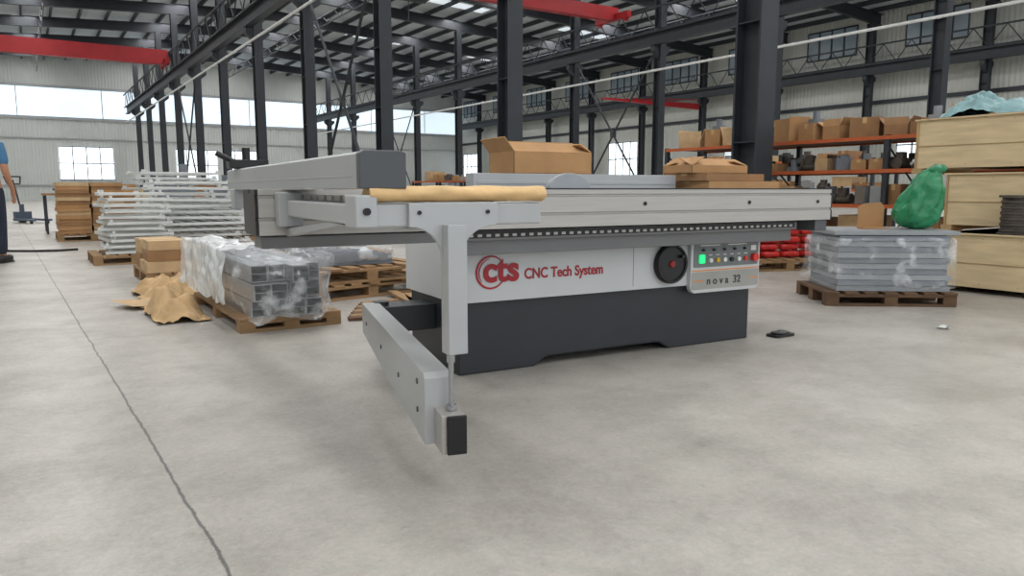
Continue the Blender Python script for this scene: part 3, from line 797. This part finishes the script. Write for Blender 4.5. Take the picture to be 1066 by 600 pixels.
# pallet jack
e=empty('pallet_jack',(-.05,24.2,0),R(20)); tag(e,'dark hand pallet truck with raised steering handle','pallet jack')
mk('fork',MB().box(-.27,-.12,-1.1,0,.07,.12),M_jack,e); mk('fork',MB().box(.12,.27,-1.1,0,.07,.12),M_jack,e)
mk('pump_body',MB().box(-.2,.2,0,.15,.05,.30).cyl((0,.1,.3),(0,.1,.5),.06),M_jack,e)
mk('steering_handle',MB().tube([(0,.15,.35),(0,.55,1.15)],.025).tube([(-.15,.5,1.05),(-.2,.58,1.25),(.2,.58,1.25),(.15,.5,1.05),(-.15,.5,1.05)],.02),M_black,e)
for q in ((-.08,.08,.12,.09),(-.22,-.17,-1,.05),(.17,.22,-1,.05)):
    mk('wheel',MB().cyl((q[0],q[2],q[3]),(q[1],q[2],q[3]),q[3]),M_black,e)
e=empty('workbench',(.75,18.3,0)); tag(e,'steel workbench with tools beside the carton stack','workbench')
mk('bench_top',MB().box(-.45,.45,-.7,.7,.78,.82),M_wood,e)
for x in (-.42,.38):
    for y in (-.66,.62): mk('leg',MB().box(x,x+.04,y,y+.04,0,.78),M_steel,e)
mk('vice',MB().box(-.1,.1,-.1,.1,.82,.95).cyl((-.25,0,.9),(.2,0,.9),.02).box(-.18,-.12,-.1,.1,.86,.98),M_yel,e)
pts=[(-2.2+.085*i,13.2+.6*math.sin(i*.16),.02) for i in range(34)]
tag(mk('floor_cable',MB().tube(pts,.018,n=6),M_black),'thin black cable snaking over the concrete floor','cable')

# ------------------------------------------------------------------ person
pe=empty('person',(-.38,11.09,0),R(-25)); tag(pe,'person in blue shirt and dark trousers standing','person')
def skinobj(name,verts,edges,rad,m,parent,root=0,sub=2):
    me=bpy.data.meshes.new(name); me.from_pydata(verts,edges,[]); me.materials.append(m)
    ob=bpy.data.objects.new(name,me); link(ob,parent)
    md=ob.modifiers.new('skin','SKIN'); md.use_smooth_shade=True
    for i,r in enumerate(rad):
        d=me.skin_vertices[0].data[i]; d.radius=r if isinstance(r,tuple) else (r,r); d.use_root=(i==root)
    s=ob.modifiers.new('sub','SUBSURF'); s.levels=sub; s.render_levels=sub
    return ob
V=[(0,0,.95),(0,0,1.1),(0,.01,1.28),(0,0,1.42),(0,.01,1.50),(0,.02,1.57),(0,.03,1.64),(0,.015,1.71)]
E=[(0,1),(1,2),(2,3),(3,4),(4,5),(5,6),(6,7)]
Rr=[(.15,.11),(.135,.1),(.165,.115),(.11,.085),.052,(.065,.075),(.075,.092),(.055,.07)]
for s in (-1,1):
    b=len(V)
    V+=[(s*.175,0,1.41),(s*.235,-.02,1.13),(s*.245,.10,.90),(s*.24,.125,.84)]
    Rr+=[.058,.043,.028,(.036,.018)]
    E+=[(3,b),(b,b+1),(b+1,b+2),(b+2,b+3)]
    pb=b+3
    for k in range(4):
        q=len(V); oy=-.03+.02*k
        ln=(.06,.072,.078,.068)[k]
        V+=[(s*.238,.13+oy,.80),(s*.232,.145+oy,.80-ln*.5),(s*.22,.15+oy,.80-ln)]
        Rr+=[.009,.0085,.0075]; E+=[(pb,q),(q,q+1),(q+1,q+2)]
    q=len(V); V+=[(s*.215,.16,.835),(s*.205,.18,.805)]; Rr+=[.011,.009]; E+=[(pb,q),(q,q+1)]
    b=len(V)
    V+=[(s*.095,0,.86),(s*.105,.02,.50),(s*.115,-.01,.11),(s*.125,.10,.045)]
    Rr+=[(.092,.1),.062,.042,.036]
    E+=[(0,b),(b,b+1),(b+1,b+2),(b+2,b+3)]
q=len(V); V+=[(0,.115,1.635),(0,.135,1.62)]; Rr+=[.014,.009]; E+=[(6,q),(q,q+1)]
skinobj('body',V,E,Rr,M_skin,pe)
for s in (-1,1):
    mk('eye',MB().blob((s*.03,.108,1.655),(.012,.008,.008),n=12,m=8),M_black,pe)
    mk('ear',MB().blob((s*.088,.02,1.635),(.012,.02,.032),n=12,m=8),M_skin,pe)
mk('hair',MB().blob((0,.0,1.70),(.088,.102,.075),amp=.006,fr=20,n=32,m=20),M_hair,pe)
V=[(0,0,.93),(0,0,1.1),(0,.01,1.28),(0,0,1.425),(0,.008,1.47)]
E=[(0,1),(1,2),(2,3),(3,4)]; Rr=[(.168,.13),(.155,.12),(.182,.132),(.125,.1),.068]
for s in (-1,1):
    b=len(V); V+=[(s*.18,0,1.42),(s*.21,-.01,1.27),(s*.228,-.015,1.18)]; Rr+=[.072,.064,.062]; E+=[(3,b),(b,b+1),(b+1,b+2)]
skinobj('shirt',V,E,Rr,M_blue,pe)
V=[(0,0,1.0),(0,0,.92)];E=[(0,1)];Rr=[(.158,.12),(.16,.125)]
for s in (-1,1):
    b=len(V); V+=[(s*.095,0,.82),(s*.107,.02,.50),(s*.117,-.01,.09)]; Rr+=[(.105,.112),.08,.062]; E+=[(1,b),(b,b+1),(b+1,b+2)]
skinobj('trousers',V,E,Rr,M_jean,pe)
for s in (-1,1):
    mk('shoe',MB().blob((s*.12,.045,.05),(.05,.145,.05),e=.7,n=24,m=14).box(s*.12-.045,s*.12+.045,-.09,.17,0,.02),M_shoe,pe)

# ------------------------------------------------------------------ light
W=bpy.data.worlds.new('world'); S.world=W; W.use_nodes=True
bg=W.node_tree.nodes['Background']; bg.inputs[0].default_value=(.90,.95,1,1); bg.inputs[1].default_value=1.2
def area(name,loc,sx,sy,p,col=(1,.99,.97)):
    l=bpy.data.lights.new(name,'AREA'); l.shape='RECTANGLE'; l.size=sx; l.size_y=sy; l.energy=p; l.color=col
    o=bpy.data.objects.new(name,l); o.location=loc; C.objects.link(o); return o
for X in (-7,0.75,8.25,15.75,23.25,31): area('skylight_strip',(X,29,zr(X)-.3),1.2,82,2750)
# camera
cd=bpy.data.cameras.new('camera'); cd.sensor_width=36; cd.lens=26.0; cd.clip_end=300
co=bpy.data.objects.new('camera',cd); C.objects.link(co)
co.location=(0,0,.9); co.rotation_euler=(R(82.4),0,R(-33.2)); S.camera=co
